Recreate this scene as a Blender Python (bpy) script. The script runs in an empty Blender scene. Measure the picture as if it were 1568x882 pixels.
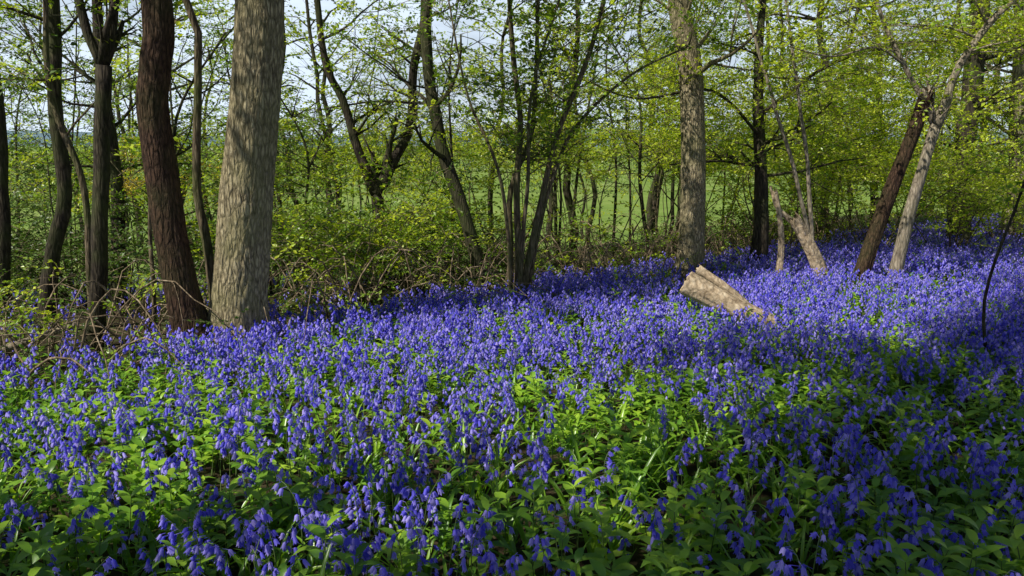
import bpy, math, random
import numpy as np
from mathutils import Vector, Matrix, Euler, noise
random.seed(7); rng=np.random.default_rng(7)
R=random.random
def U(a,b): return a+(b-a)*random.random()
sc=bpy.context.scene
sc.view_settings.view_transform='Standard'; sc.view_settings.look='None'; sc.view_settings.exposure=0

# ------------------------------------------------------------------ terrain
def sstep(t): t=max(0.0,min(1.0,t)); return t*t*(3-2*t)
def ridge(x):
    if x<0: return max(4.6,10.6+1.1*x)
    return min(24,10.6+0.85*x)
def beyond(x,y): return (y-ridge(x))*0.74
def ground(x,y):
    yy=max(y,-6)
    z=-0.8*(1-math.exp(-yy/7.0)) if yy>0 else -0.114*yy*0.3
    s=beyond(x,y)
    z-=2.4*sstep(s/24)
    d=math.hypot(x,y)
    if d<60:
        z+=0.07*noise.noise(Vector((x*.45,y*.45,3.1)))+0.03*noise.noise(Vector((x*1.7,y*1.7,7)))
    if d>90: z+=min(d-90,1500)*0.002*noise.noise(Vector((x*.004,y*.004,1)))
    return z

# ------------------------------------------------------------------ materials
def newmat(name):
    m=bpy.data.materials.new(name); m.use_nodes=True
    nt=m.node_tree; nt.nodes.clear(); return m,nt,nt.nodes,nt.links
def ramp(nd,stops):
    r=nd.new('ShaderNodeValToRGB'); e=r.color_ramp.elements
    while len(e)>1: e.remove(e[-1])
    e[0].position=stops[0][0]; e[0].color=(*stops[0][1],1)
    for p,c in stops[1:]:
        x=e.new(p); x.color=(*c,1)
    return r
def leaf_mat(name,cols,trans=0.4,tcol=(1.2,1.15,.5),rough=.4,gl=.05,island=0.55,ns=1.6):
    m,nt,nd,lk=newmat(name)
    tc=nd.new('ShaderNodeTexCoord'); no=nd.new('ShaderNodeTexNoise'); no.inputs['Scale'].default_value=ns; no.inputs['Detail'].default_value=2
    lk.new(tc.outputs['Object'],no.inputs[0])
    st=nd.new('ShaderNodeMapRange'); st.inputs[1].default_value=.3; st.inputs[2].default_value=.7; lk.new(no.outputs[0],st.inputs[0])
    ge=nd.new('ShaderNodeNewGeometry')
    mx=nd.new('ShaderNodeMix'); mx.data_type='FLOAT'; mx.inputs[0].default_value=island
    lk.new(st.outputs[0],mx.inputs[2]); lk.new(ge.outputs['Random Per Island'],mx.inputs[3])
    n=len(cols); rp=ramp(nd,[(0.15+0.7*i/(n-1),c) for i,c in enumerate(cols)])
    lk.new(mx.outputs[0],rp.inputs[0])
    p=nd.new('ShaderNodeBsdfDiffuse')
    lk.new(rp.outputs[0],p.inputs['Color'])
    t=nd.new('ShaderNodeBsdfTranslucent')
    mul=nd.new('ShaderNodeMix'); mul.data_type='RGBA'; mul.blend_type='MULTIPLY'; mul.inputs[0].default_value=1
    lk.new(rp.outputs[0],mul.inputs[6]); mul.inputs[7].default_value=(*tcol,1)
    lk.new(mul.outputs[2],t.inputs[0])
    ms=nd.new('ShaderNodeMixShader'); ms.inputs[0].default_value=trans
    lk.new(p.outputs[0],ms.inputs[1]); lk.new(t.outputs[0],ms.inputs[2])
    g=nd.new('ShaderNodeBsdfGlossy'); g.inputs['Roughness'].default_value=rough
    m2=nd.new('ShaderNodeMixShader'); m2.inputs[0].default_value=gl
    lk.new(ms.outputs[0],m2.inputs[1]); lk.new(g.outputs[0],m2.inputs[2])
    o=nd.new('ShaderNodeOutputMaterial'); lk.new(m2.outputs[0],o.inputs[0])
    return m
def bark_mat(name,c1,c2,c3,moss=0.0,scale=1.0,bump=.6,mosscol=(.07,.10,.02),zs=4.5,vor=.45):
    m,nt,nd,lk=newmat(name)
    tc=nd.new('ShaderNodeTexCoord'); mp=nd.new('ShaderNodeMapping'); mp.inputs['Scale'].default_value=(26*scale,26*scale,zs*scale)
    lk.new(tc.outputs['Object'],mp.inputs[0])
    n1=nd.new('ShaderNodeTexNoise'); n1.inputs['Scale'].default_value=1; n1.inputs['Detail'].default_value=6; n1.inputs['Roughness'].default_value=.65; n1.inputs['Distortion'].default_value=.6
    lk.new(mp.outputs[0],n1.inputs[0])
    v=nd.new('ShaderNodeTexVoronoi'); v.feature='DISTANCE_TO_EDGE'; v.inputs['Scale'].default_value=1.1
    wd=nd.new('ShaderNodeMix'); wd.data_type='RGBA'; wd.inputs[0].default_value=.35; lk.new(mp.outputs[0],wd.inputs[6]); lk.new(n1.outputs[1],wd.inputs[7])
    lk.new(wd.outputs[2],v.inputs[0])
    n2=nd.new('ShaderNodeTexNoise'); n2.inputs['Scale'].default_value=2.2; n2.inputs['Detail'].default_value=5
    lk.new(tc.outputs['Object'],n2.inputs[0])
    rp=ramp(nd,[(.3,c1),(.52,c2),(.72,c3)]); lk.new(n1.outputs[0],rp.inputs[0])
    mr=nd.new('ShaderNodeMapRange'); mr.inputs[1].default_value=0; mr.inputs[2].default_value=.22; mr.inputs[3].default_value=vor; mr.inputs[4].default_value=1
    lk.new(v.outputs[0],mr.inputs[0])
    mu=nd.new('ShaderNodeMix'); mu.data_type='RGBA'; mu.blend_type='MULTIPLY'; mu.inputs[0].default_value=1
    lk.new(rp.outputs[0],mu.inputs[6]); lk.new(mr.outputs[0],mu.inputs[7])
    r2=ramp(nd,[(.42,(0,0,0)),(.62,(1,1,1))]); lk.new(n2.outputs[0],r2.inputs[0])
    mm=nd.new('ShaderNodeMath'); mm.operation='MULTIPLY'; mm.inputs[1].default_value=moss; lk.new(r2.outputs[0],mm.inputs[0])
    mo=nd.new('ShaderNodeMix'); mo.data_type='RGBA'; lk.new(mm.outputs[0],mo.inputs[0]); lk.new(mu.outputs[2],mo.inputs[6]); mo.inputs[7].default_value=(*mosscol,1)
    p=nd.new('ShaderNodeBsdfPrincipled'); p.inputs['Roughness'].default_value=.85; p.inputs['Specular IOR Level'].default_value=.2
    lk.new(mo.outputs[2],p.inputs['Base Color'])
    ad=nd.new('ShaderNodeMath'); ad.operation='ADD'; lk.new(n1.outputs[0],ad.inputs[0]); lk.new(mr.outputs[0],ad.inputs[1])
    b=nd.new('ShaderNodeBump'); b.inputs['Strength'].default_value=bump; b.inputs['Distance'].default_value=.02
    lk.new(ad.outputs[0],b.inputs['Height']); lk.new(b.outputs[0],p.inputs['Normal'])
    o=nd.new('ShaderNodeOutputMaterial'); lk.new(p.outputs[0],o.inputs[0])
    return m
M={}
M['bark_pale']=bark_mat('bark_pale_grey',(.13,.10,.055),(.42,.35,.21),(.62,.54,.36),.45,1.5,1.0,(.22,.21,.09),7)
M['bark_red']=bark_mat('bark_red_brown_shade_tinted',(.02,.012,.008),(.075,.042,.026),(.15,.09,.055),.25,1.4,.9,(.08,.09,.03),7)  # red-brown bark, colour darkened to stand for shade on the oak trunk
M['bark_mid']=bark_mat('bark_mid_brown',(.045,.032,.02),(.17,.13,.08),(.34,.28,.19),.5,1.4,.6)
M['bark_dark']=bark_mat('bark_dark',(.016,.012,.009),(.055,.044,.03),(.15,.12,.08),.5,1.4,.5,(.06,.08,.02))  # bark colour lowered in place of deep shade among the background trees
M['bark_grey']=bark_mat('bark_grey',(.12,.09,.065),(.36,.30,.22),(.55,.48,.38),.25,1.4,.5,(.16,.17,.08))
M['dead']=bark_mat('dead_wood',(.16,.11,.065),(.52,.40,.26),(.76,.64,.46),.2,.6,.9,(.25,.21,.14),18,.7)
M['twig']=bark_mat('dry_twig',(.08,.055,.035),(.28,.21,.13),(.52,.43,.30),.0,1,.2)
M['cut']=bark_mat('cut_wood',(.55,.40,.24),(.72,.56,.36),(.84,.70,.49),.0,1,.3,vor=1)
M['leaf_green']=leaf_mat('tree_leaf_green',[(.11,.22,.016),(.23,.40,.024),(.38,.56,.035),(.17,.32,.02)],.47)
M['leaf_yellow']=leaf_mat('tree_leaf_yellow_green',[(.32,.47,.02),(.50,.66,.03),(.72,.81,.045),(.40,.55,.03)],.5)
M['leaf_dark']=leaf_mat('shrub_leaf_dark',[(.05,.10,.012),(.08,.16,.018),(.13,.23,.025)],.3)
M['gorse']=leaf_mat('gorse_bloom',[(.14,.18,.015),(.75,.58,.015),(.85,.68,.03)],.3)
M['strap']=leaf_mat('bluebell_leaf',[(.14,.33,.025),(.25,.49,.035),(.40,.65,.05)],.42,rough=.34,gl=.06)
M['merc']=leaf_mat('dogs_mercury_leaf',[(.12,.29,.03),(.23,.46,.04),(.37,.62,.05),(.52,.74,.06)],.4,rough=.33,gl=.08)
M['stem']=leaf_mat('bluebell_stem',[(.12,.2,.05),(.18,.26,.08)],.2)
M['petal']=leaf_mat('bluebell_petal',[(.09,.085,.70),(.23,.19,.95),(.55,.48,1.0),(.15,.13,.85)],.42,tcol=(.95,.88,1.0),rough=.5,gl=.02,island=.7,ns=5)

m,nt,nd,lk=newmat('woodland_soil_and_grass')
at=nd.new('ShaderNodeAttribute'); at.attribute_name='field'
tc=nd.new('ShaderNodeTexCoord')
n1=nd.new('ShaderNodeTexNoise'); n1.inputs['Scale'].default_value=9; n1.inputs['Detail'].default_value=8; lk.new(tc.outputs['Object'],n1.inputs[0])
r1=ramp(nd,[(.3,(.018,.014,.008)),(.5,(.06,.045,.024)),(.62,(.04,.07,.015)),(.75,(.14,.10,.055))]); lk.new(n1.outputs[0],r1.inputs[0])
n2=nd.new('ShaderNodeTexNoise'); n2.inputs['Scale'].default_value=.12; n2.inputs['Detail'].default_value=10; n2.inputs['Roughness'].default_value=.7; lk.new(tc.outputs['Object'],n2.inputs[0])
r2=ramp(nd,[(.3,(.12,.20,.035)),(.5,(.20,.30,.06)),(.7,(.30,.37,.11))]); lk.new(n2.outputs[0],r2.inputs[0])
mx=nd.new('ShaderNodeMix'); mx.data_type='RGBA'; lk.new(at.outputs['Fac'],mx.inputs[0]); lk.new(r1.outputs[0],mx.inputs[6]); lk.new(r2.outputs[0],mx.inputs[7])
p=nd.new('ShaderNodeBsdfPrincipled'); p.inputs['Roughness'].default_value=.95; p.inputs['Specular IOR Level'].default_value=.1
lk.new(mx.outputs[2],p.inputs['Base Color'])
b=nd.new('ShaderNodeBump'); b.inputs['Distance'].default_value=.05; b.inputs['Strength'].default_value=.7; lk.new(n1.outputs[0],b.inputs['Height']); lk.new(b.outputs[0],p.inputs['Normal'])
o=nd.new('ShaderNodeOutputMaterial'); lk.new(p.outputs[0],o.inputs[0]); M['ground']=m
m,nt,nd,lk=newmat('hillside_painted_haze')  # distance haze is painted into the hill colour as blue
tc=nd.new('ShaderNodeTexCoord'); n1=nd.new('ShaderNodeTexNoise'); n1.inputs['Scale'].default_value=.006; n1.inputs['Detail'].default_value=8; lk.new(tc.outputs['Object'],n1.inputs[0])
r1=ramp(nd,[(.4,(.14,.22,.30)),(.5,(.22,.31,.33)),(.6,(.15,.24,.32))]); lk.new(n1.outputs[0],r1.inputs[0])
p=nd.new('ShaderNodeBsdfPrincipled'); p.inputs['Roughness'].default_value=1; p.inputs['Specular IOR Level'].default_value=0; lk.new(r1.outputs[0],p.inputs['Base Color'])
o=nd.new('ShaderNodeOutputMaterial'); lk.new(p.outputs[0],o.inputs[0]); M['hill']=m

# ------------------------------------------------------------------ mesh builder
class MB:
    def __init__(s): s.v=[]; s.f=[]; s.m=[]
    def tube(s,pts,rads,n=6,mat=0,fn=None,capmat=None):
        P=[Vector(p) for p in pts]; N=len(P); base=len(s.v)
        t=(P[1]-P[0]).normalized()
        ref=Vector((1,0,0)) if abs(t.x)<.8 else Vector((0,1,0))
        a=(ref-t*ref.dot(t)).normalized()
        cs=[(math.cos(2*math.pi*k/n),math.sin(2*math.pi*k/n)) for k in range(n)]
        for i in range(N):
            t=(P[min(i+1,N-1)]-P[max(i-1,0)])
            t=t.normalized() if t.length>1e-9 else Vector((0,0,1))
            a=(a-t*a.dot(t)); a=a.normalized() if a.length>1e-6 else t.orthogonal().normalized()
            b=t.cross(a)
            for k,(c,sn) in enumerate(cs):
                d=a*c+b*sn
                r=rads[i]
                if fn: r=r*fn(P[i],d,i,k)
                s.v.append(P[i]+d*r)
        for i in range(N-1):
            for k in range(n):
                k2=(k+1)%n
                s.f.append((base+i*n+k,base+i*n+k2,base+(i+1)*n+k2,base+(i+1)*n+k)); s.m.append(mat)
        if n>3:
            s.f.append(tuple(base+(N-1)*n+k for k in range(n))); s.m.append(mat if capmat is None else capmat)
            s.f.append(tuple(base+n-1-k for k in range(n))); s.m.append(mat if capmat is None else capmat)
    def qleaf(s,p,d,up,L,W,mat=0):
        p=Vector(p); d=Vector(d).normalized(); sd=d.cross(Vector(up)); sd=sd.normalized() if sd.length>1e-5 else d.orthogonal().normalized()
        u=sd.cross(d); b0=len(s.v)
        s.v+=[p,p+d*L*.45-sd*W*.5+u*W*.12,p+d*L-u*L*.12,p+d*L*.45+sd*W*.5+u*W*.12]
        s.f+=[(b0,b0+1,b0+2),(b0,b0+2,b0+3)]; s.m+=[mat,mat]
    def leaf(s,base,d,up,L,W,droop=.3,segs=4,fold=.25,mat=0,peak=.4,strap=False):
        d=Vector(d).normalized(); up=Vector(up)
        side=d.cross(up)
        side=side.normalized() if side.length>1e-5 else d.orthogonal().normalized()
        p=Vector(base); b0=len(s.v)
        for i in range(segs+1):
            t=i/segs
            if strap: w=W*.5*min(1,.6+t*2)*(1-t**3)**.6 if t<1 else 0
            else: w=W*.5*(math.sin(math.pi*min(1,(t**(.69/ -math.log(peak)*1.0)) )) if 0<t<1 else 0)
            u=side.cross(d).normalized()
            s.v+= [p-side*w+u*w*fold*2, Vector(p), p+side*w+u*w*fold*2]
            if i<segs:
                p=p+d*(L/segs)
                d=(d+Vector((0,0,-1))*droop/segs*(1+t)).normalized()
        for i in range(segs):
            q=b0+3*i
            s.f+=[(q,q+1,q+4,q+3),(q+1,q+2,q+5,q+4)]; s.m+=[mat,mat]
    def obj(s,name,mats,smooth=True,link=True):
        me=bpy.data.meshes.new(name); me.from_pydata([tuple(v) for v in s.v],[],s.f)
        for mm in mats: me.materials.append(mm)
        me.polygons.foreach_set('material_index',s.m)
        if smooth: me.polygons.foreach_set('use_smooth',[True]*len(s.f))
        me.update()
        ob=bpy.data.objects.new(name,me)
        if link: sc.collection.objects.link(ob)
        return ob

# ------------------------------------------------------------------ instancing
def make_coll(name,objs):
    c=bpy.data.collections.new(name)
    for ob in objs: c.objects.link(ob)
    return c
def inst_group(name,coll,realize=True):
    ng=bpy.data.node_groups.new(name,'GeometryNodeTree')
    ng.interface.new_socket('Geometry',in_out='INPUT',socket_type='NodeSocketGeometry')
    ng.interface.new_socket('Geometry',in_out='OUTPUT',socket_type='NodeSocketGeometry')
    n=ng.nodes; l=ng.links
    gi=n.new('NodeGroupInput'); go=n.new('NodeGroupOutput')
    ci=n.new('GeometryNodeCollectionInfo'); ci.inputs['Collection'].default_value=coll
    ci.inputs['Separate Children'].default_value=True; ci.inputs['Reset Children'].default_value=True
    ip=n.new('GeometryNodeInstanceOnPoints'); ip.inputs['Pick Instance'].default_value=True
    def na(nm,dt):
        a=n.new('GeometryNodeInputNamedAttribute'); a.data_type=dt; a.inputs['Name'].default_value=nm; return a
    ar=na('rot','FLOAT_VECTOR'); as_=na('scl','FLOAT'); ai=na('idx','INT')
    er=n.new('FunctionNodeEulerToRotation'); l.new(ar.outputs['Attribute'],er.inputs[0])
    l.new(gi.outputs[0],ip.inputs['Points']); l.new(ci.outputs[0],ip.inputs['Instance'])
    l.new(er.outputs[0],ip.inputs['Rotation']); l.new(as_.outputs['Attribute'],ip.inputs['Scale']); l.new(ai.outputs['Attribute'],ip.inputs['Instance Index'])
    if realize:
        rz=n.new('GeometryNodeRealizeInstances'); l.new(ip.outputs[0],rz.inputs[0]); l.new(rz.outputs[0],go.inputs[0])
    else: l.new(ip.outputs[0],go.inputs[0])
    return ng
def scatter(name,items,ng,parent=None):
    if not items: return None
    me=bpy.data.meshes.new(name); me.from_pydata([tuple(i[0]) for i in items],[],[])
    a=me.attributes.new('rot','FLOAT_VECTOR','POINT'); a.data.foreach_set('vector',np.array([tuple(i[1]) for i in items],dtype=np.float32).ravel())
    a=me.attributes.new('scl','FLOAT','POINT'); a.data.foreach_set('value',np.array([i[2] for i in items],dtype=np.float32))
    a=me.attributes.new('idx','INT','POINT'); a.data.foreach_set('value',np.array([i[3] for i in items],dtype=np.int32))
    ob=bpy.data.objects.new(name,me); sc.collection.objects.link(ob)
    md=ob.modifiers.new('instances','NODES'); md.node_group=ng
    if parent: ob.parent=parent
    return ob

# ---- leaf sprays
def spray(seed,mat,nside=4,L=.5,ls=(.045,.075),wf=.62,per=1.3):
    random.seed(seed); b=MB()
    def twig(p,d,L,r):
        pts=[Vector(p)]; d=Vector(d).normalized(); n=3
        for i in range(n):
            d=(d+Vector((U(-.2,.2),U(-.2,.2),U(-.15,.2)))).normalized(); pts.append(pts[-1]+d*L/n)
        b.tube(pts,[r*(1-.7*i/n) for i in range(n+1)],3,1)
        return pts
    main=twig((0,0,0),(1,0,.1),L,.004)
    tw=[main]
    for k in range(nside):
        q=main[1+k%3]; s=1 if k%2 else -1
        tw.append(twig(q,(U(.4,1),s*U(.5,1),U(-.3,.6)),L*U(.35,.6),.0025))
    for t in tw:
        for i in range(1,len(t)):
            for j in range(int(per*1.33)+(1 if R()<(per*1.33)%1 else 0)):
                p=t[i]+(t[i-1]-t[i])*R()
                d=Vector((U(-1,1),U(-1,1),U(-.5,.5)))+ (t[i]-t[i-1]).normalized()*.5
                L2=U(*ls)
                b.qleaf(p,d,(U(-.6,.6),U(-.6,.6),1),L2,L2*wf)
    return b.obj('leaf_spray_proto',[mat,M['twig']],link=False,smooth=False)
C_green=make_coll('leaf_sprays_green',[spray(10,M['leaf_green']),spray(11,M['leaf_green']),spray(12,M['leaf_yellow']),spray(13,M['leaf_dark'])])
C_yel=make_coll('leaf_sprays_yellow_green',[spray(20+i,M['leaf_yellow']) for i in range(3)]+[spray(25,M['leaf_green'])])
C_dark=make_coll('leaf_sprays_dark',[spray(30+i,M['leaf_dark']) for i in range(3)])
C_gorse=make_coll('gorse_sprays',[spray(40+i,M['gorse'],5,.35,(.03,.04)) for i in range(2)])
G={'g':inst_group('inst_green',C_green),'y':inst_group('inst_yellow',C_yel),'d':inst_group('inst_dark',C_dark),'o':inst_group('inst_gorse',C_gorse)}

# ------------------------------------------------------------------ trees
def catmull(P,step):
    P=[Vector(p) for p in P]; Q=[P[0]*2-P[1]]+P+[P[-1]*2-P[-2]]; out=[]
    for i in range(1,len(Q)-2):
        n=max(1,int((Q[i+1]-Q[i]).length/step))
        for k in range(n):
            t=k/n; a,b,c,d=Q[i-1],Q[i],Q[i+1],Q[i+2]
            out.append(.5*((2*b)+(c-a)*t+(2*a-5*b+4*c-d)*t*t+(3*b-a-3*c+d)*t**3))
    out.append(P[-1]); return out
def addspray(L,p,s=1.0,tilt=.5):
    if p[1]<16 and p[2]>4.6 and R()<.7: return
    if p[2]>2.0 and p[0]<3 and noise.noise(Vector((p[0]*.7,p[1]*.3,p[2]*.8)))>.08 and R()<.6: return   # open holes in the crowns
    L.append((p,(U(-tilt,tilt),U(-tilt,tilt),U(0,6.283)),s*U(.75,1.3),random.randrange(4)))
def grow(b,L,p,d,length,r,level,maxl,wig=.22,trop=.06,nk=4,ls=1.0,mat=0,lp=1.0):
    d=Vector(d).normalized(); n=max(3,int(length/.22)); pts=[Vector(p)]
    for i in range(n):
        d=(d+Vector((U(-1,1),U(-1,1),U(-1,1)))*wig+Vector((0,0,trop))).normalized()
        pts.append(pts[-1]+d*length/n)
    e=.35 if level<maxl else .25
    b.tube(pts,[max(.0025,r*(1-(1-e)*i/n)) for i in range(n+1)],6 if level<2 else 4,mat)
    if level<maxl:
        for k in range(nk):
            t=U(.25,1); i=min(n-1,int(t*n)); q=pts[i]
            dd=(pts[i+1]-pts[i]).normalized()
            o=Vector((U(-1,1),U(-1,1),U(-.6,.8))); o=(o-dd*o.dot(dd)).normalized()
            grow(b,L,q,dd*U(.5,.9)+o*U(.6,1.0),length*U(.4,.7),max(.003,r*(1-.6*t)*.55),level+1,maxl,wig,trop,nk,ls,mat,lp)
        if R()<lp: addspray(L,pts[-1],ls)
    else:
        for i in range(1,len(pts)):
            if R()<lp*.75: addspray(L,pts[i]+Vector((U(-.08,.08),U(-.08,.08),U(-.08,.08))),ls)
def hash_(s): return sum(ord(c)*(i+3) for i,c in enumerate(s))%9973
def tree(name,bark,trunks,kind='g',nb=12,zmin=1.2,bl=(1.0,2.0),maxl=2,nk=4,ls=1.0,lp=1.0,wig=.22,trop=.06,fine=False,seed=0,flat=1.0,wob=.03):
    random.seed(seed+hash_(name)); b=MB(); L=[]
    for (P,r0,r1) in trunks:
        step=.04 if fine else .18
        pts=catmull(P,step); n=len(pts)
        if not fine:
            pts=[q+Vector((noise.noise(q*1.3),noise.noise(q*1.3+Vector((9,0,0))),0))*wob*min(1,i/4) for i,q in enumerate(pts)]
        rad=[r0+(r1-r0)*i/(n-1) for i in range(n)]
        zb=P[0][2]
        rad=[r*(1+.35*math.exp(-max(0,(q.z-zb-.25))/.22)) for r,q in zip(rad,pts)] if r0>.06 else rad
        sd=U(0,50)
        if fine:
            def fn(p,d,i,k,sd=sd):
                q=Vector((d.x*r0*50,d.y*r0*50,p.z*4+sd))
                f=1-abs(noise.noise(q))*2
                g=1-abs(noise.noise(q*2.1))*2
                low=noise.noise(Vector((d.x*1.6,d.y*1.6,p.z*.9+sd)))
                ff=math.exp(-max(0,p.z-zb-.2)/.35)
                ang=math.atan2(d.y,d.x)
                return 1-.055*f*f+.02*g+.06*low+.14*ff*math.sin(ang*5+sd)
            b.tube(pts,rad,120,0,fn)
        else:
            nn=14 if r0>.08 else 8
            def fn(p,d,i,k,sd=sd): return 1+.16*noise.noise(Vector((d.x*1.8,d.y*1.8,p.z*2.2+sd)))
            b.tube(pts,rad,nn,0,fn)
        H=pts[-1].z-zb
        for k in range(int(nb)):
            cand=[i for i in range(2,n-1) if pts[i].z>zmin]
            if not cand: break
            i=random.choice(cand); q=pts[i]
            an=U(0,6.283); dd=Vector((math.cos(an),math.sin(an),U(.0,.9)*flat))
            fr=1-.5*(q.z-zb)/max(H,1)
            grow(b,L,q,dd,U(*bl)*fr,min(rad[i]*.4,.045)*U(.5,1.1),1,maxl,wig,trop,nk,ls,0,lp)
        for k in range(2):
            grow(b,L,pts[-1],(U(-.5,.5),U(-.5,.5),1),U(*bl)*.6,rad[-1]*.8,1,maxl,wig,trop,nk,ls,0,lp)
    ob=b.obj(name,[M[bark]])
    scatter('foliage',L,G[kind],ob)
    return ob,len(L)
def gz(x,y,e=.12): return ground(x,y)-e
tot=0
def T(*a,**k):
    global tot
    ob,n=tree(*a,**k); tot+=n; return ob

T('oak_tree','bark_pale',[([(-2.84,8,gz(-2.84,8)),(-2.79,8,.083),(-2.74,8,.42),(-2.657,8,1.08),(-2.56,8,1.72),(-2.474,8,2.344),(-2.42,8,2.95),(-2.3,8.1,5),(-2.35,8.3,9)],.275,.14)],nb=8,zmin=5.2,bl=(1.6,2.8),fine=True,seed=1,lp=.6)
T('oak_tree','bark_red',[([(-3.12,7.85,gz(-3.1,7.85)),(-3.24,7.8,-.14),(-3.33,7.8,.45),(-3.386,7.8,1.09),(-3.424,7.8,1.717),(-3.43,7.8,2.02),(-3.377,7.8,2.325),(-3.318,7.8,2.92),(-3.4,7.7,5),(-3.7,7.6,8.5)],.165,.09)],nb=5,zmin=5.4,bl=(1.3,2.4),fine=True,seed=2,lp=.5)
T('ash_sapling','bark_mid',[([(-3.1,8.2,gz(-3.1,8.2)),(-3.156,8.2,.53),(-3.22,8.2,1.07),(-3.19,8.2,1.72),(-3.134,8.2,2.36),(-3.095,8.2,2.67),(-3.2,8.2,2.99),(-3.35,8.2,4.6)],.055,.03)],nb=4,zmin=3.4,bl=(.8,1.4),seed=3,lp=.6)
T('hazel_tree','bark_dark',[([(-4.6,8.5,gz(-4.6,8.5)),(-4.45,8.5,.346),(-4.36,8.5,1.05),(-4.3,8.5,1.73),(-4.22,8.5,2.39)],.085,.075),([(-4.22,8.5,2.35),(-4.35,8.5,2.7),(-4.41,8.5,3.04),(-4.5,8.6,5.5)],.05,.03),([(-4.22,8.5,2.35),(-4.1,8.5,2.7),(-4.05,8.5,3.04),(-3.9,8.5,5.8)],.05,.03)],nb=3,zmin=2.2,bl=(.7,1.2),seed=4,lp=.5)
T('hazel_tree','bark_dark',[([(-6.05,10,gz(-6,10)),(-5.8,10,.3),(-5.6,10,.95),(-5.6,10,2.2),(-5.5,10,3.3),(-5.4,10,6)],.10,.05)],nb=11,zmin=1.0,bl=(1.0,2.0),seed=5,lp=.8)
T('hazel_tree','bark_dark',[([(-7.2,11,gz(-7.2,11)),(-7.0,11,1),(-6.95,11,2.5),(-7.1,11,6.5)],.10,.06)],nb=12,zmin=1.0,bl=(1.2,2.2),seed=6,lp=.8)
T('hazel_tree','bark_mid',[([(-5.1,9.4,gz(-5.1,9.4)),(-5.0,9.4,1),(-5.3,9.4,2.3),(-5.1,9.5,5)],.045,.025)],nb=6,zmin=1.3,bl=(.8,1.4),seed=7,lp=.7)
T('ash_sapling','bark_mid',[([(-4.15,9,gz(-4.15,9)),(-4.1,9,.6),(-4.0,9,1.4),(-3.75,9,2.6)],.03,.012)],nb=6,zmin=1.0,bl=(.5,.9),seed=8,maxl=1)
T('hazel_tree','bark_dark',[([(-6.6,13,gz(-6.6,13)),(-6.4,13,1),(-6.5,13,3),(-6.2,13,7)],.11,.06)],nb=16,zmin=.8,bl=(1.2,2.2),seed=9)
T('field_maple_tree','bark_dark',[([(-1.98,13,gz(-1.98,13)),(-2.15,13,.2),(-2.2,13,.86)],.12,.10),([(-2.2,13,.8),(-2.4,13,1.3),(-2.55,13,1.7),(-2.7,13,2.3),(-3.0,13,3.2),(-3.1,13,6)],.075,.03),([(-2.2,13,.8),(-1.87,13,1.4),(-1.63,13,1.9),(-1.54,13,2.8),(-1.36,13,3.8),(-1.4,13,6.5)],.085,.035)],kind='y',nb=12,zmin=1.2,bl=(.9,2.0),seed=10,lp=.85)
T('field_maple_tree','bark_dark',[([(-.45,12,gz(-.45,12)),(-.52,12,-.2),(-.82,12,.82),(-1.12,12,1.95),(-1.23,12,3.1),(-1.1,12,6.5)],.11,.05)],nb=19,zmin=1.1,bl=(.9,2.1),seed=11,lp=.9)
cs=[([( .05,10.5,-.75),(.08,10.5,0),(.05,10.5,1.0),(.12,10.5,1.9),(.0,10.5,2.9),(-.1,10.5,4.6)],.055,.02),
    ([( .15,10.5,-.75),(.2,10.5,0),(.38,10.5,.9),(.6,10.5,1.7),(.9,10.5,2.5),(1.15,10.5,3.4),(1.4,10.5,4.6)],.05,.018),
    ([( .0,10.6,-.75),(-.03,10.6,.2),(-.02,10.6,1.0),(.28,10.6,1.8),(.32,10.6,3.0),(.4,10.6,4.8)],.045,.015),
    ([( .2,10.6,-.75),(.3,10.7,.2),(.5,10.9,1.0),(.85,11,1.8),(1.6,11.1,2.5),(2.4,11.2,2.9)],.04,.012),
    ([( .1,10.4,-.75),(.12,10.3,.2),(.2,10.2,1.2),(.25,10.1,2.2),(.6,10.1,3.4)],.035,.012),
    ([( .0,10.4,-.75),(-.05,10.4,.3),(-.2,10.3,1.3),(-.55,10.3,2.2),(-.8,10.3,3.4)],.03,.01)]
T('hazel_tree','bark_mid',cs,nb=10,zmin=1.0,bl=(.7,1.6),seed=12,lp=.8,trop=.1,nk=3)
T('ash_tree','bark_pale',[([(2.97,13,gz(2.97,13)),(2.95,13,-.32),(2.94,13,.755),(2.895,13,1.796),(2.81,13,2.81),(2.6,13,3.8),(2.4,13,6),(2.3,13,9)],.215,.12)],nb=18,zmin=2.4,bl=(1.4,2.6),fine=True,seed=13,lp=.9)
T('hawthorn_tree','bark_dark',[([(4.36,14,gz(4.36,14)),(4.38,14,.5),(4.3,14,1.4),(4.2,14,2.6),(4.2,14,5)],.15,.035),
   ([(4.3,14,2.1),(5.3,13.6,2.9),(6.6,13.2,3.2),(8.2,13,3.0)],.035,.012),([(4.3,14,1.7),(3.3,13.5,2.45),(2.0,13,2.3),(1.0,12.6,2.6)],.032,.010)],kind='y',nb=17,zmin=.9,bl=(.9,2.2),seed=14,flat=.4,trop=0,lp=.9)
T('hazel_tree','bark_grey',[([(4.75,12.3,gz(4.7,12)),(4.65,12.3,0),(4.3,12.3,1.2),(3.95,12.3,2.2),(3.4,12.3,3.7),(3.1,12.3,5)],.04,.015),([(4.78,12.3,gz(4.7,12)),(4.65,12.3,.2),(4.5,12.3,1.3),(4.3,12.3,2.4),(4.0,12.3,3.8),(3.9,12.3,5)],.04,.015)],kind='y',nb=5,zmin=2.2,bl=(.6,1.2),seed=15,lp=.6)
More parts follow.
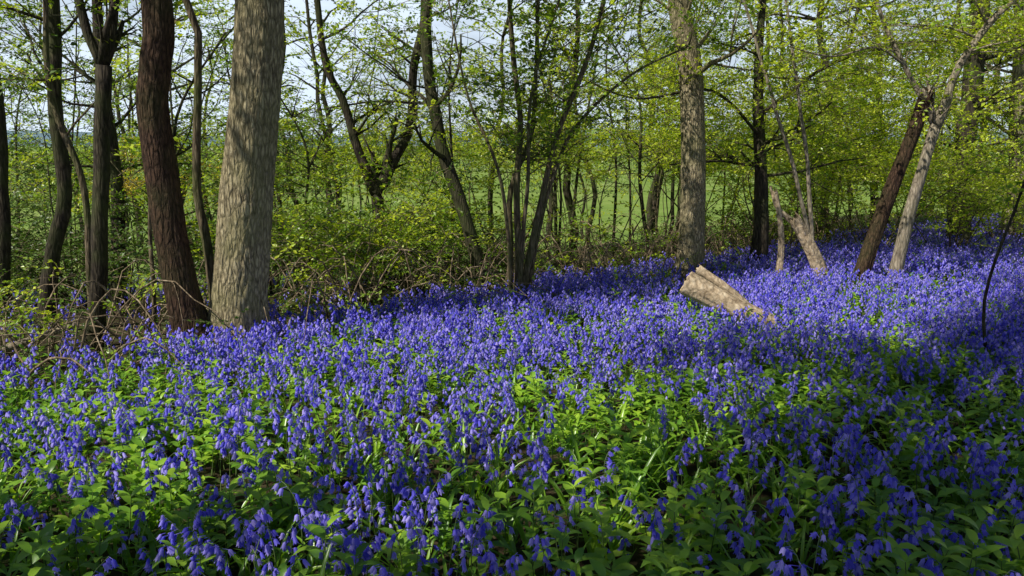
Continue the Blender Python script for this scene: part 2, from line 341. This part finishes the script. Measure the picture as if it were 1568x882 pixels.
T('hawthorn_tree','bark_grey',[([(5.83,12,gz(5.83,12)),(5.87,12,-.2),(6.03,12,.82),(6.25,12,1.87)],.095,.08),([(6.25,12,1.82),(5.95,12,2.35),(5.72,12,2.72),(5.22,12,3.63),(4.9,12,5)],.045,.02),([(6.25,12,1.82),(6.38,12,2.2),(6.53,12,2.72),(7.02,12,3.45),(7.6,12,3.9),(8.4,12,4.6)],.065,.03),
   ([(5.75,12,2.7),(5.2,11.8,2.95),(4.5,11.6,2.8),(3.7,11.4,2.95)],.02,.008)],kind='y',nb=7,zmin=2.0,bl=(.9,1.8),seed=16,lp=.8,flat=.5)
T('ash_tree','bark_dark',[([(9.6,17,gz(9.6,17)),(9.5,17,1),(9.55,17,3),(9.5,17,8)],.24,.13)],kind='y',nb=28,zmin=1.2,bl=(1.4,2.5),seed=17,flat=.5)
T('ash_tree','bark_grey',[([(11.3,18,gz(11.3,18)),(11.3,18,1),(11.15,18,3),(11.1,18,8)],.21,.12)],kind='y',nb=28,zmin=1.2,bl=(1.4,2.5),seed=18,flat=.5)
T('ash_sapling','bark_dark',[([(4.5,7.2,gz(4.5,7.2)),(4.3,7.1,.0),(4.25,7,.4),(4.4,7,1.0),(4.55,7,1.6),(4.9,7,2.4)],.018,.007)],nb=4,zmin=.8,bl=(.3,.6),seed=19,maxl=1,lp=.3)

def shrub(name,x,y,h,sp,n,kind,bark='bark_mid',seed=0,cl=5,ls=1.0,sig=.24,zlow=-.3):
    global tot
    random.seed(seed*13+5); b=MB(); L=[]; z=gz(x,y,.05)
    for i in range(n):
        an=U(0,6.283); rr=U(0,.25); d=Vector((math.cos(an)*sp,math.sin(an)*sp,1)).normalized()
        hh=h*U(.5,1); r=U(.012,.028); nn=max(4,int(hh/.25)); pts=[Vector((x+rr*math.cos(an),y+rr*math.sin(an),z))]
        for k in range(nn):
            d=(d+Vector((U(-1,1),U(-1,1),U(-.6,.7)))*.17).normalized(); pts.append(pts[-1]+d*hh/nn)
        b.tube(pts,[r*(1-.7*k/nn) for k in range(nn+1)],5,0)
        for k in range(2,nn+1):
            if pts[k].z<zlow: continue
            for q in range(2 if R()<.4 else 1):
                an2=U(0,6.283); l2=U(.25,.7); e=pts[k]+Vector((math.cos(an2)*l2,math.sin(an2)*l2,U(-.1,.35)))
                b.tube([pts[k],pts[k].lerp(e,.5)+Vector((0,0,.05)),e],[.007,.005,.003],4,0)
                for w in range(int(U(.1,1.4)*cl)):
                    addspray(L,e+Vector((random.gauss(0,sig),random.gauss(0,sig),random.gauss(0,sig*.5))),ls)
    ob=b.obj(name,[M[bark]]); scatter('foliage',L,G[kind],ob); tot+=len(L)
S=[(-3.3,12.5,1.8,.5,8,'g',6,-.4),(-2.5,11.7,1.5,.7,9,'y',6,-.3),(-1.6,12.0,1.7,.7,9,'g',7,-.4),(-.9,13.4,2.2,.5,8,'y',6,-.2),(.9,14,1.6,.5,5,'g',4,-.3),(1.9,15.5,3.2,.4,6,'y',6,1.0),(-4.6,13.5,2.6,.5,7,'g',6,.0),
   (-.2,16,3.8,.4,8,'y',7,.9),(-2.6,16,3.8,.4,8,'y',7,.6),(-5,16.5,3.8,.4,8,'g',6,.4),(-8.5,13,2.4,.5,8,'d',6,-.3),(-5.8,11.5,1.5,.6,8,'d',6,-.4),(-9.5,17,3.8,.4,8,'g',6,.2),
   (3.2,17,5.0,.4,9,'y',8,.9),(5.4,15.8,3.4,.6,9,'y',6,.3),(7.2,16,3.6,.6,10,'y',7,.3),(8.6,15.5,2.8,.6,9,'y',6,0),(7.4,19,5.2,.4,10,'y',8,.8),(10.7,17,3.2,.6,9,'y',7,0),(13,19,4.2,.5,10,'y',7,.2),(10,21,5.6,.4,10,'y',8,.5),(5.0,20,5.6,.4,10,'g',8,.9),(1.2,19.5,4.8,.4,8,'y',8,1.1),(-1.4,20,4.8,.4,8,'g',8,1.0),(-7.5,20,4.4,.4,9,'g',7,.5),(-4.2,20.5,4.4,.4,8,'g',7,.9),(-11.5,16,3.8,.5,9,'d',6,.0),(15.5,22,5,.5,11,'y',8,0),
   (-7.2,13.4,1.3,.9,9,'d',6,-.8),(-5.2,14.6,1.5,.9,10,'d',6,-.8),(-3.6,14.4,1.4,.9,9,'d',6,-.9),(-1.9,14.2,1.2,.9,8,'g',6,-.9),(-.3,15.2,1.2,.9,7,'d',6,-.9),(5.8,18.2,1.6,.9,8,'g',6,-.9),(-9.6,14.5,1.6,.9,10,'d',6,-.8),(-6.5,17.5,1.6,.8,9,'g',6,-1)]
for i,(x,y,h,sp,n,k,cl,zl) in enumerate(S): shrub('hawthorn_shrub' if k=='y' else 'hazel_shrub' if k=='g' else 'elder_shrub',x,y,h,sp,n,k,seed=i,cl=cl,zlow=zl,sig=.22 if y<15 else .32)
shrub('gorse_bush',-6.2,15.5,3.2,.6,12,'o',seed=77,cl=7,zlow=.4)

random.seed(64); b=MB(); L=[]
for i in range(34):
    y=U(13,19); x=U(-.8,.75)*y
    if beyond(x,y)<.6: y=ridge(x)+U(1.5,5)
    z=gz(x,y); h=U(3.5,7); r=U(.018,.05); lx,ly=U(-.9,.9),U(-.5,.5)
    pts=catmull([(x,y,z),(x+lx*.3,y+ly*.2,z+h*.35),(x+lx*.5+U(-.3,.3),y+ly*.6,z+h*.7),(x+lx*1.3,y+ly,z+h)],.3); n=len(pts)
    b.tube(pts,[r*(1-.75*k/n) for k in range(n)],7,0)
    for k in range(9):
        j=random.randrange(int(n*.25),n); an=U(0,6.283)
        grow(b,L,pts[j],(math.cos(an),math.sin(an),U(.1,1)),U(.6,1.5),r*.35,1,2,.2,.08,3,1.0,0,.22)
ob=b.obj('sapling_thicket',[M['bark_dark']]); scatter('foliage',L,G['g'],ob)

random.seed(99); b=MB(); L=[]; Ly=[]
for i in range(52):
    y=U(20,35); x=U(-.85,.95)*y
    z=gz(x,y); h=U(7,11); r=U(.05,.14); lean=U(-1.4,1.4)
    P=[(x,y,z),(x+lean*.2,y,z+h*.3),(x+lean*.5,y,z+h*.6),(x+lean,y,z+h)]
    pts=catmull(P,.5); n=len(pts)
    pts=[q+Vector((noise.noise(q*.7),noise.noise(q*.7+Vector((5,0,0))),0))*.35 for q in pts]
    b.tube(pts,[r*(1-.7*k/n) for k in range(n)],8,0)
    tgt=Ly if R()<(.75 if x>0 else .5) else L
    for k in range(18 if x>2 else 13):
        j=random.randrange(max(1,int(n*.33)),n); an=U(0,6.283)
        q=pts[j]; e=q+Vector((math.cos(an),math.sin(an),U(0,.6)))*U(.8,2.4)
        b.tube([q,q.lerp(e,.5)+Vector((0,0,.12)),e],[r*.3,r*.2,.006],4,0)
        sg=U(.22,.4)
        for w in range(int(U(3,12))):
            addspray(tgt,q.lerp(e,U(.6,1.1))+Vector((random.gauss(0,sg),random.gauss(0,sg),random.gauss(0,.18))),1.45)
ob=b.obj('distant_trees',[M['bark_dark']]); scatter('foliage_green',L,G['g'],ob); scatter('foliage_yellow',Ly,G['y'],ob); tot+=len(L)+len(Ly)
random.seed(5); L=[]
for i in range(2600):
    t=U(-1,1); yb=random.choice([80,140,230]); x=t*yb*1.1; y=yb+8*noise.noise(Vector((x*.02,yb,0)))
    h=(2.2+3.5*max(0,noise.noise(Vector((x*.06,yb,2)))))*(yb/90)
    L.append(((x,y+U(-1.5,1.5),ground(x,y)+R()**.8*h),(U(0,6),U(0,6),U(0,6)),U(3,5.5)*(yb/110),random.randrange(3)))
scatter('distant_hedgerow',L,G['d'])

random.seed(31); b=MB(); L=[]
for i in range(700):
    x=U(-6,9); y=ridge(x)+U(.2,3.6); z=ground(x,y)-.03
    an=U(0,6.283); Lg=U(.5,1.8); h=U(.15,.95); P=[]
    for k in range(9):
        t=k/8; P.append(Vector((x+math.cos(an)*Lg*t+U(-.02,.02),y+math.sin(an)*Lg*t+U(-.02,.02),z+h*math.sin(math.pi*min(1,t*U(.95,1.05))*.9)+.02)))
    r=U(.003,.014); b.tube(P,[r*(1-.6*k/8) for k in range(9)],5,0)
    if R()<.4:
        for k in (3,5,7):
            if R()<.7: addspray(L,P[k],.7)
ob=b.obj('bramble_undergrowth',[M['twig']]); scatter('foliage',L,G['g'],ob)

# ------------------------------------------------------------------ shade trees beside the camera (out of frame)
EL=math.radians(46); SD=Vector((-.8,-.6,0)).normalized()*math.cos(EL)+Vector((0,0,math.sin(EL)))
def shade_tree(base,clumps,seed,dens=120):
    global tot
    random.seed(seed); b=MB(); L=[]
    bx,by=base; z=gz(bx,by)
    top=Vector((bx+.3,by+.2,8.5))
    pts=catmull([(bx,by,z),(bx+.1,by,2),(bx+.2,by+.1,5),top],.3); n=len(pts)
    b.tube(pts,[.22*(1-.6*k/n) for k in range(n)],16,0)
    for (sx,sy,r,h) in clumps:
        c=Vector((sx,sy,ground(sx,sy)+.25)); c=c+SD*((h-c.z)/SD.z)
        st=min(pts,key=lambda q:abs(q.z-(h-1.5)))
        mid=(st+c)*.5+Vector((0,0,.4)); bp=catmull([st,mid,c],.3)
        b.tube(bp,[.04*(1-.8*k/len(bp)) for k in range(len(bp))],7,0)
        for k in range(int(dens*r*r)+6):
            while True:
                v=Vector((U(-1,1),U(-1,1),U(-1,1)))
                if v.length<1: break
            v=Vector((v.x*r,v.y*r,v.z*.5))
            L.append((c+v,(U(-.5,.5),U(-.5,.5),U(0,6.28)),U(1.0,1.7),random.randrange(4)))
    ob=b.obj('beech_tree',[M['bark_mid']]); scatter('foliage',L,G['d'],ob); tot+=len(L)
shade_tree((-5.5,-2.8),[(1.5,2.8,.5,6),(2.2,2.7,.6,6.2),(3.0,3.0,.55,6.4),(1.5,3.6,.45,6.2),(2.2,3.6,.6,6.5),(3.0,4.0,.5,6.6),(2.5,4.7,.55,6.8),(3.5,4.9,.5,7),
    (.9,2.7,.4,6),(.2,2.75,.45,6),(-.4,2.5,.35,6),(.6,3.3,.3,6.1),(1.7,4.6,.35,6.4),(3.0,5.3,.35,6.7)],201,160)
shade_tree((-7.5,-1.0),[(3.3,5.7,.55,6.6),(4.0,6.1,.6,7),(4.5,6.9,.65,7),(5.2,7.5,.7,7.2),(5.9,8.3,.7,7.2),(6.6,9.2,.7,7.4),(5.3,6.4,.6,7),(6.5,7.4,.7,7),(1.9,6.7,.45,6.4),(2.5,7.3,.45,6.4),(3.1,6.6,.35,6.4),(4.2,5.0,.4,6.8)],202,160)
shade_tree((-8,-3.5),[(-1.7,2.4,.3,6),(1.9,10.6,.5,7),(.9,10.0,.45,7),(-2.6,3.4,.3,6.4),(7.2,11,.5,7),(-.6,9.3,.35,6.6),(-1.1,3.0,.22,6)],203)

# ------------------------------------------------------------------ log, stumps, sticks
def log_obj(name,P,r0,r1,mats,n=48,jag=0.0,seed=0,extra=()):
    b=MB(); random.seed(seed)
    def one(P,r0,r1,jag):
        pts=catmull(P,.03); N=len(pts); sd=U(0,40); base=len(b.v)
        def fn(p,d,i,k):
            u=i/N; return (1+.16*noise.noise(Vector((d.x*2,d.y*2+d.z,u*3+sd)))+.09*noise.noise(Vector((d.x*7,(d.y+d.z)*7,u*3+sd)))-.14*max(0,noise.noise(Vector((k*.7,sd,u*1.5)))))
        b.tube(pts,[r0+(r1-r0)*i/(N-1) for i in range(N)],n,0,fn,1)
        if jag>0:
            dirn=(pts[-1]-pts[-2]).normalized()
            for k in range(n):
                j=jag*(.3+abs(noise.noise(Vector((k*.35,sd,0))))*2.2+.4*abs(noise.noise(Vector((k*1.3,sd,4)))))
                for q in range(1,7):
                    idx=base+(N-q)*n+k
                    b.v[idx]=b.v[idx]+dirn*j*(1-q/7.)
    one(P,r0,r1,jag)
    for (P2,a,c,j) in extra: one(P2,a,c,j)
    return b.obj(name,mats)
log_obj('fallen_log',[(3.2,8.75,-.52),(2.6,8.85,-.27),(2.04,9.1,.0)],.09,.145,[M['dead'],M['cut']],seed=1,jag=.03,
        extra=[([(2.95,8.95,-.47),(2.55,9.15,-.11),(2.22,9.3,.12)],.05,.06,.05)])
log_obj('splintered_stump',[(4.85,12,-.75),(4.6,12,-.1),(4.3,12,.42)],.13,.085,[M['dead'],M['dead']],seed=2,jag=.13,
        extra=[([(4.1,12.1,-.7),(4.12,12.1,.0),(4.08,12.1,.42),(4.0,12.1,.8)],.06,.035,.12),([(4.3,12.1,.4),(4.05,12.15,.62),(3.95,12.2,.9)],.05,.02,.05)])
log_obj('broken_tree_trunk',[(5.25,12,-.75),(5.38,12,-.17),(5.7,12,1.0),(5.95,12,1.8),(6.05,12,2.2)],.125,.09,[M['bark_red'],M['dead']],seed=3,jag=.16)
log_obj('mossy_log',[(-3.4,10.9,-.72),(-2.6,11.0,-.55),(-1.7,11.3,-.6)],.10,.08,[bark_mat('mossy_bark',(.04,.04,.012),(.12,.13,.03),(.24,.2,.10),.8),M['dead']],seed=4)
log_obj('fallen_branch',[(-5.2,7.0,-.45),(-4.7,7.3,-.28),(-4.2,7.5,-.12)],.045,.03,[M['bark_grey'],M['cut']],n=14,seed=5)
log_obj('fallen_branch',[(-7.4,8.0,-.55),(-6.2,8.1,-.35),(-5.3,7.7,-.42)],.10,.07,[M['bark_dark'],M['cut']],n=18,seed=6)

# ------------------------------------------------------------------ bluebells etc
def bell(b,p,ax,L,r,mat=1,lo=False):
    ax=Vector(ax).normalized(); a=ax.orthogonal().normalized(); c=ax.cross(a); b0=len(b.v)
    if lo:
        for j,(t,q) in enumerate([(0,.4),(.3,1.0),(1.0,1.7)]):
            for k in range(4):
                an=k*math.pi/2; b.v.append(Vector(p)+ax*(L*t)+(a*math.cos(an)+c*math.sin(an))*r*q)
        for j in range(2):
            for k in range(4):
                k2=(k+1)%4; b.f.append((b0+j*4+k,b0+j*4+k2,b0+(j+1)*4+k2,b0+(j+1)*4+k)); b.m.append(mat)
        return
    prof=[(0,.25),(.18,.85),(.7,1.0),(1.0,1.75)]
    for j,(t,q) in enumerate(prof):
        for k in range(6):
            an=k*math.pi/3; b.v.append(Vector(p)+ax*(L*t)+(a*math.cos(an)+c*math.sin(an))*r*q)
    for j in range(2):
        for k in range(6):
            k2=(k+1)%6; b.f.append((b0+j*6+k,b0+j*6+k2,b0+(j+1)*6+k2,b0+(j+1)*6+k)); b.m.append(mat)
    for k in range(6):
        k2=(k+1)%6; i1=b0+12+k; i2=b0+12+k2
        mid=(b.v[b0+18+k]+b.v[b0+18+k2])*.5+ax*(-L*.02); b.v.append(mid); b.f.append((i1,i2,len(b.v)-1)); b.m.append(mat)
def bluebell(seed,lo=False):
    random.seed(seed); b=MB(); h=U(.25,.38); n=9; pts=[Vector((0,0,0))]; ang=U(-.05,.1)
    for i in range(n):
        t=i/n
        if t>.6: ang+=U(.12,.42)
        pts.append(pts[-1]+Vector((math.sin(ang),U(-.06,.06),math.cos(ang)))*h/n)
    if lo: b.tube([pts[0],pts[5],pts[7],pts[9]],[.003,.0025,.002,.002],3,0)
    else: b.tube(pts,[.0028*(1-.5*i/n) for i in range(n+1)],3,0)
    nb=random.randint(6,12)
    for k in range(nb):
        t=.60+.40*k/(nb-1); f=t*n; i=min(n-1,int(f)); p=pts[i].lerp(pts[i+1],f-i)
        az=U(-1.6,1.6) if R()<.75 else U(0,6.28)
        o=Vector((math.cos(az),math.sin(az),0)); q=p+o*U(.010,.022)+Vector((0,0,U(-.006,.004)))
        if not lo: b.tube([p,q],[.001,.001],3,1)
        bell(b,q,o*U(.1,.8)+Vector((0,0,-1)),U(.019,.027),U(.006,.008),1,lo)
    return b.obj('bluebell_proto',[M['stem'],M['petal']],link=False)
C_bb=make_coll('bluebell_plants',[bluebell(300+i) for i in range(14)])
C_bl=make_coll('bluebell_plants_far',[bluebell(320+i,True) for i in range(14)])
def straps(seed):
    random.seed(seed); b=MB()
    for k in range(random.randint(4,6)):
        an=U(0,6.283); d=(math.cos(an)*U(.25,.8),math.sin(an)*U(.25,.8),1)
        b.leaf((U(-.01,.01),U(-.01,.01),0),d,(-math.cos(an),-math.sin(an),.3),U(.18,.32),U(.014,.024),U(.6,1.9),5,.25,0,strap=True)
    return b.obj('strap_proto',[M['strap']],link=False)
C_st=make_coll('bluebell_leaf_clumps',[straps(400+i) for i in range(6)])
def merc(seed):
    random.seed(seed); b=MB(); h=U(.15,.25)
    pts=[Vector((0,0,0)),Vector((U(-.01,.01),U(-.01,.01),h*.5)),Vector((U(-.02,.02),U(-.02,.02),h))]
    b.tube(pts,[.0025,.002,.0015],3,1)
    rot=U(0,3)
    for k in range(5):
        t=.45+.55*k/4; p=pts[1].lerp(pts[2],(t-.5)*2) if t>.5 else pts[0].lerp(pts[1],t*2)
        rot+=1.57+U(-.3,.3); L=U(.065,.1)*(1.0 if k<4 else .7)
        for s in (0,math.pi):
            a=rot+s+U(-.2,.2); el=U(.1,.5)+k*.12
            b.leaf(p,(math.cos(a),math.sin(a),el),(0,0,1),L,L*U(.34,.46),U(.4,1.1),4,.12,0,.42)
    return b.obj('mercury_proto',[M['merc'],M['stem']],link=False)
C_me=make_coll('dogs_mercury_plants',[merc(500+i) for i in range(10)])
Gb=inst_group('inst_bluebell',C_bb); Gl=inst_group('inst_bluebell_far',C_bl); Gs=inst_group('inst_strap',C_st); Gm=inst_group('inst_merc',C_me)
def carpet(dens_fn,maxd,nidx,tilt,sr,seed,bounds=(-11,17,1.0,25)):
    rg=np.random.default_rng(seed); random.seed(seed)
    x0,x1,y0,y1=bounds; N=int((x1-x0)*(y1-y0)*maxd); out=[]
    xs=rg.uniform(x0,x1,N); ys=rg.uniform(y0,y1,N); u=rg.random(N)
    for x,y,w in zip(xs,ys,u):
        if abs(x)>.75*y+1.2: continue
        if w*maxd<dens_fn(x,y):
            out.append(((x,y,ground(x,y)),(U(-tilt,tilt),U(-tilt,tilt),U(0,6.283)),U(*sr)*(1.1 if y<5 else 1),random.randrange(nidx)))
    return out
def edge(x,y,w=1.2):
    s=beyond(x,y)+.5*noise.noise(Vector((x*.8,y*.8,2))); return 1-sstep((s+.1)/w)
def d_bb(x,y):
    n=noise.noise(Vector((x*.7,y*.7,11)))+.6*noise.noise(Vector((x*2.2,y*2.2,5)))
    base=34+72*sstep((y-4.2)/4.3)
    if y<4.5 and x<.3: base*=1.25
    e=edge(x,y)
    far=5*(1-sstep((beyond(x,y)-6)/5)) if x<-2 else 0
    return max(far,base*max(.15,(.85+1.1*n))*e)
def d_me(x,y):
    n=noise.noise(Vector((x*.6,y*.6,31)))+.4*noise.noise(Vector((x*2,y*2,8)))
    return max(2 if beyond(x,y)<5 else 0,(32+ (8 if x>.5 else 0))*max(.1,.8+1.2*n)*edge(x,y)*(1-.6*sstep((y-7)/5)))
def d_st(x,y): return max(0 if beyond(x,y)>1.5 else 3,36*edge(x,y)*(1-.5*sstep((y-8)/5)))
bbs=carpet(d_bb,150,14,.16,(.9,1.35),1)
near=scatter('bluebell_flowers',[q for q in bbs if q[0][1]<6.2],Gb)
scatter('bluebell_flowers_far',[q for q in bbs if q[0][1]>=6.2],Gl,near)
scatter('bluebell_leaves',carpet(d_st,45,6,.14,(.75,1.2),2),Gs)
scatter('dogs_mercury_plants',carpet(d_me,70,10,.18,(.8,1.5),3),Gm)

# ------------------------------------------------------------------ ground sheet
N=320; us=np.linspace(-1,1,N); xs=3500*np.sinh(8.5*us)/math.sinh(8.5); ys=8+xs
V=[]; F=[]; fld=[]
for y in ys:
    for x in xs:
        V.append((x,y,ground(x,y))); s=beyond(x,y)
        fld.append(sstep((s-6)/4) if y>0 else 0.0)
for j in range(N-1):
    for i in range(N-1):
        a=j*N+i; F.append((a,a+1,a+N+1,a+N))
me=bpy.data.meshes.new('ground'); me.from_pydata(V,[],F); me.materials.append(M['ground'])
me.polygons.foreach_set('use_smooth',[True]*len(F))
a=me.attributes.new('field','FLOAT','POINT'); a.data.foreach_set('value',np.array(fld,dtype=np.float32))
sc.collection.objects.link(bpy.data.objects.new('ground',me))
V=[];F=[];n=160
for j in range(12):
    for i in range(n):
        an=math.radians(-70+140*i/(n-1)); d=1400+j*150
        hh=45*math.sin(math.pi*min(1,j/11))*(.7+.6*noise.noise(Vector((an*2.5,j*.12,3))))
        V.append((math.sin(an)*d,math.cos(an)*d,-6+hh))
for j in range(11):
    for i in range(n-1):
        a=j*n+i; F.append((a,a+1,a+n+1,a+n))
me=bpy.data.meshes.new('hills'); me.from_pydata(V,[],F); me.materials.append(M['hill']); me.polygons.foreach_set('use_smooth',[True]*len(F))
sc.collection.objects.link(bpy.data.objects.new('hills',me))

# ------------------------------------------------------------------ light, world, camera
w=bpy.data.worlds.new('World'); sc.world=w; w.use_nodes=True; nt=w.node_tree; nd=nt.nodes; lk=nt.links
bg=nd['Background']; sky=nd.new('ShaderNodeTexSky'); sky.sky_type='NISHITA'; sky.sun_disc=False
sky.sun_elevation=EL; sky.sun_rotation=math.atan2(SD.x,SD.y); sky.dust_density=.4
tc=nd.new('ShaderNodeTexCoord'); mp=nd.new('ShaderNodeMapping'); mp.inputs['Scale'].default_value=(1,1,3)
lk.new(tc.outputs['Generated'],mp.inputs[0])
cn=nd.new('ShaderNodeTexNoise'); cn.inputs['Scale'].default_value=2.8; cn.inputs['Detail'].default_value=8; cn.inputs['Roughness'].default_value=.6
lk.new(mp.outputs[0],cn.inputs[0])
cr=ramp(nd,[(.36,(.5,.5,.5)),(.56,(1,1,1))]); lk.new(cn.outputs[0],cr.inputs[0])
sx=nd.new('ShaderNodeSeparateXYZ'); lk.new(tc.outputs['Generated'],sx.inputs[0])
hz=nd.new('ShaderNodeMapRange'); hz.inputs[1].default_value=.16; hz.inputs[2].default_value=.32; hz.inputs[3].default_value=1; hz.inputs[4].default_value=0; lk.new(sx.outputs[2],hz.inputs[0])
mm=nd.new('ShaderNodeMath'); mm.operation='MULTIPLY'; lk.new(cr.outputs[0],mm.inputs[0]); lk.new(hz.outputs[0],mm.inputs[1])
cm=nd.new('ShaderNodeMix'); cm.data_type='RGBA'; lk.new(mm.outputs[0],cm.inputs[0]); lk.new(sky.outputs[0],cm.inputs[6]); cm.inputs[7].default_value=(16.5,19.2,22.5,1)
lk.new(cm.outputs[2],bg.inputs[0]); bg.inputs[1].default_value=.05
ld=bpy.data.lights.new('sun','SUN'); ld.energy=5; ld.angle=math.radians(.5); ld.color=(1,.95,.85)
lo=bpy.data.objects.new('sun',ld); sc.collection.objects.link(lo); lo.rotation_euler=SD.to_track_quat('Z','Y').to_euler(); lo.location=(-10,-5,15)
cd=bpy.data.cameras.new('camera'); cd.lens=28; cd.sensor_width=36; cd.clip_end=8000; cd.clip_start=.05
co=bpy.data.objects.new('camera',cd); sc.collection.objects.link(co); co.location=(0,0,1.6); co.rotation_euler=(math.radians(79.7),0,0)
sc.camera=co
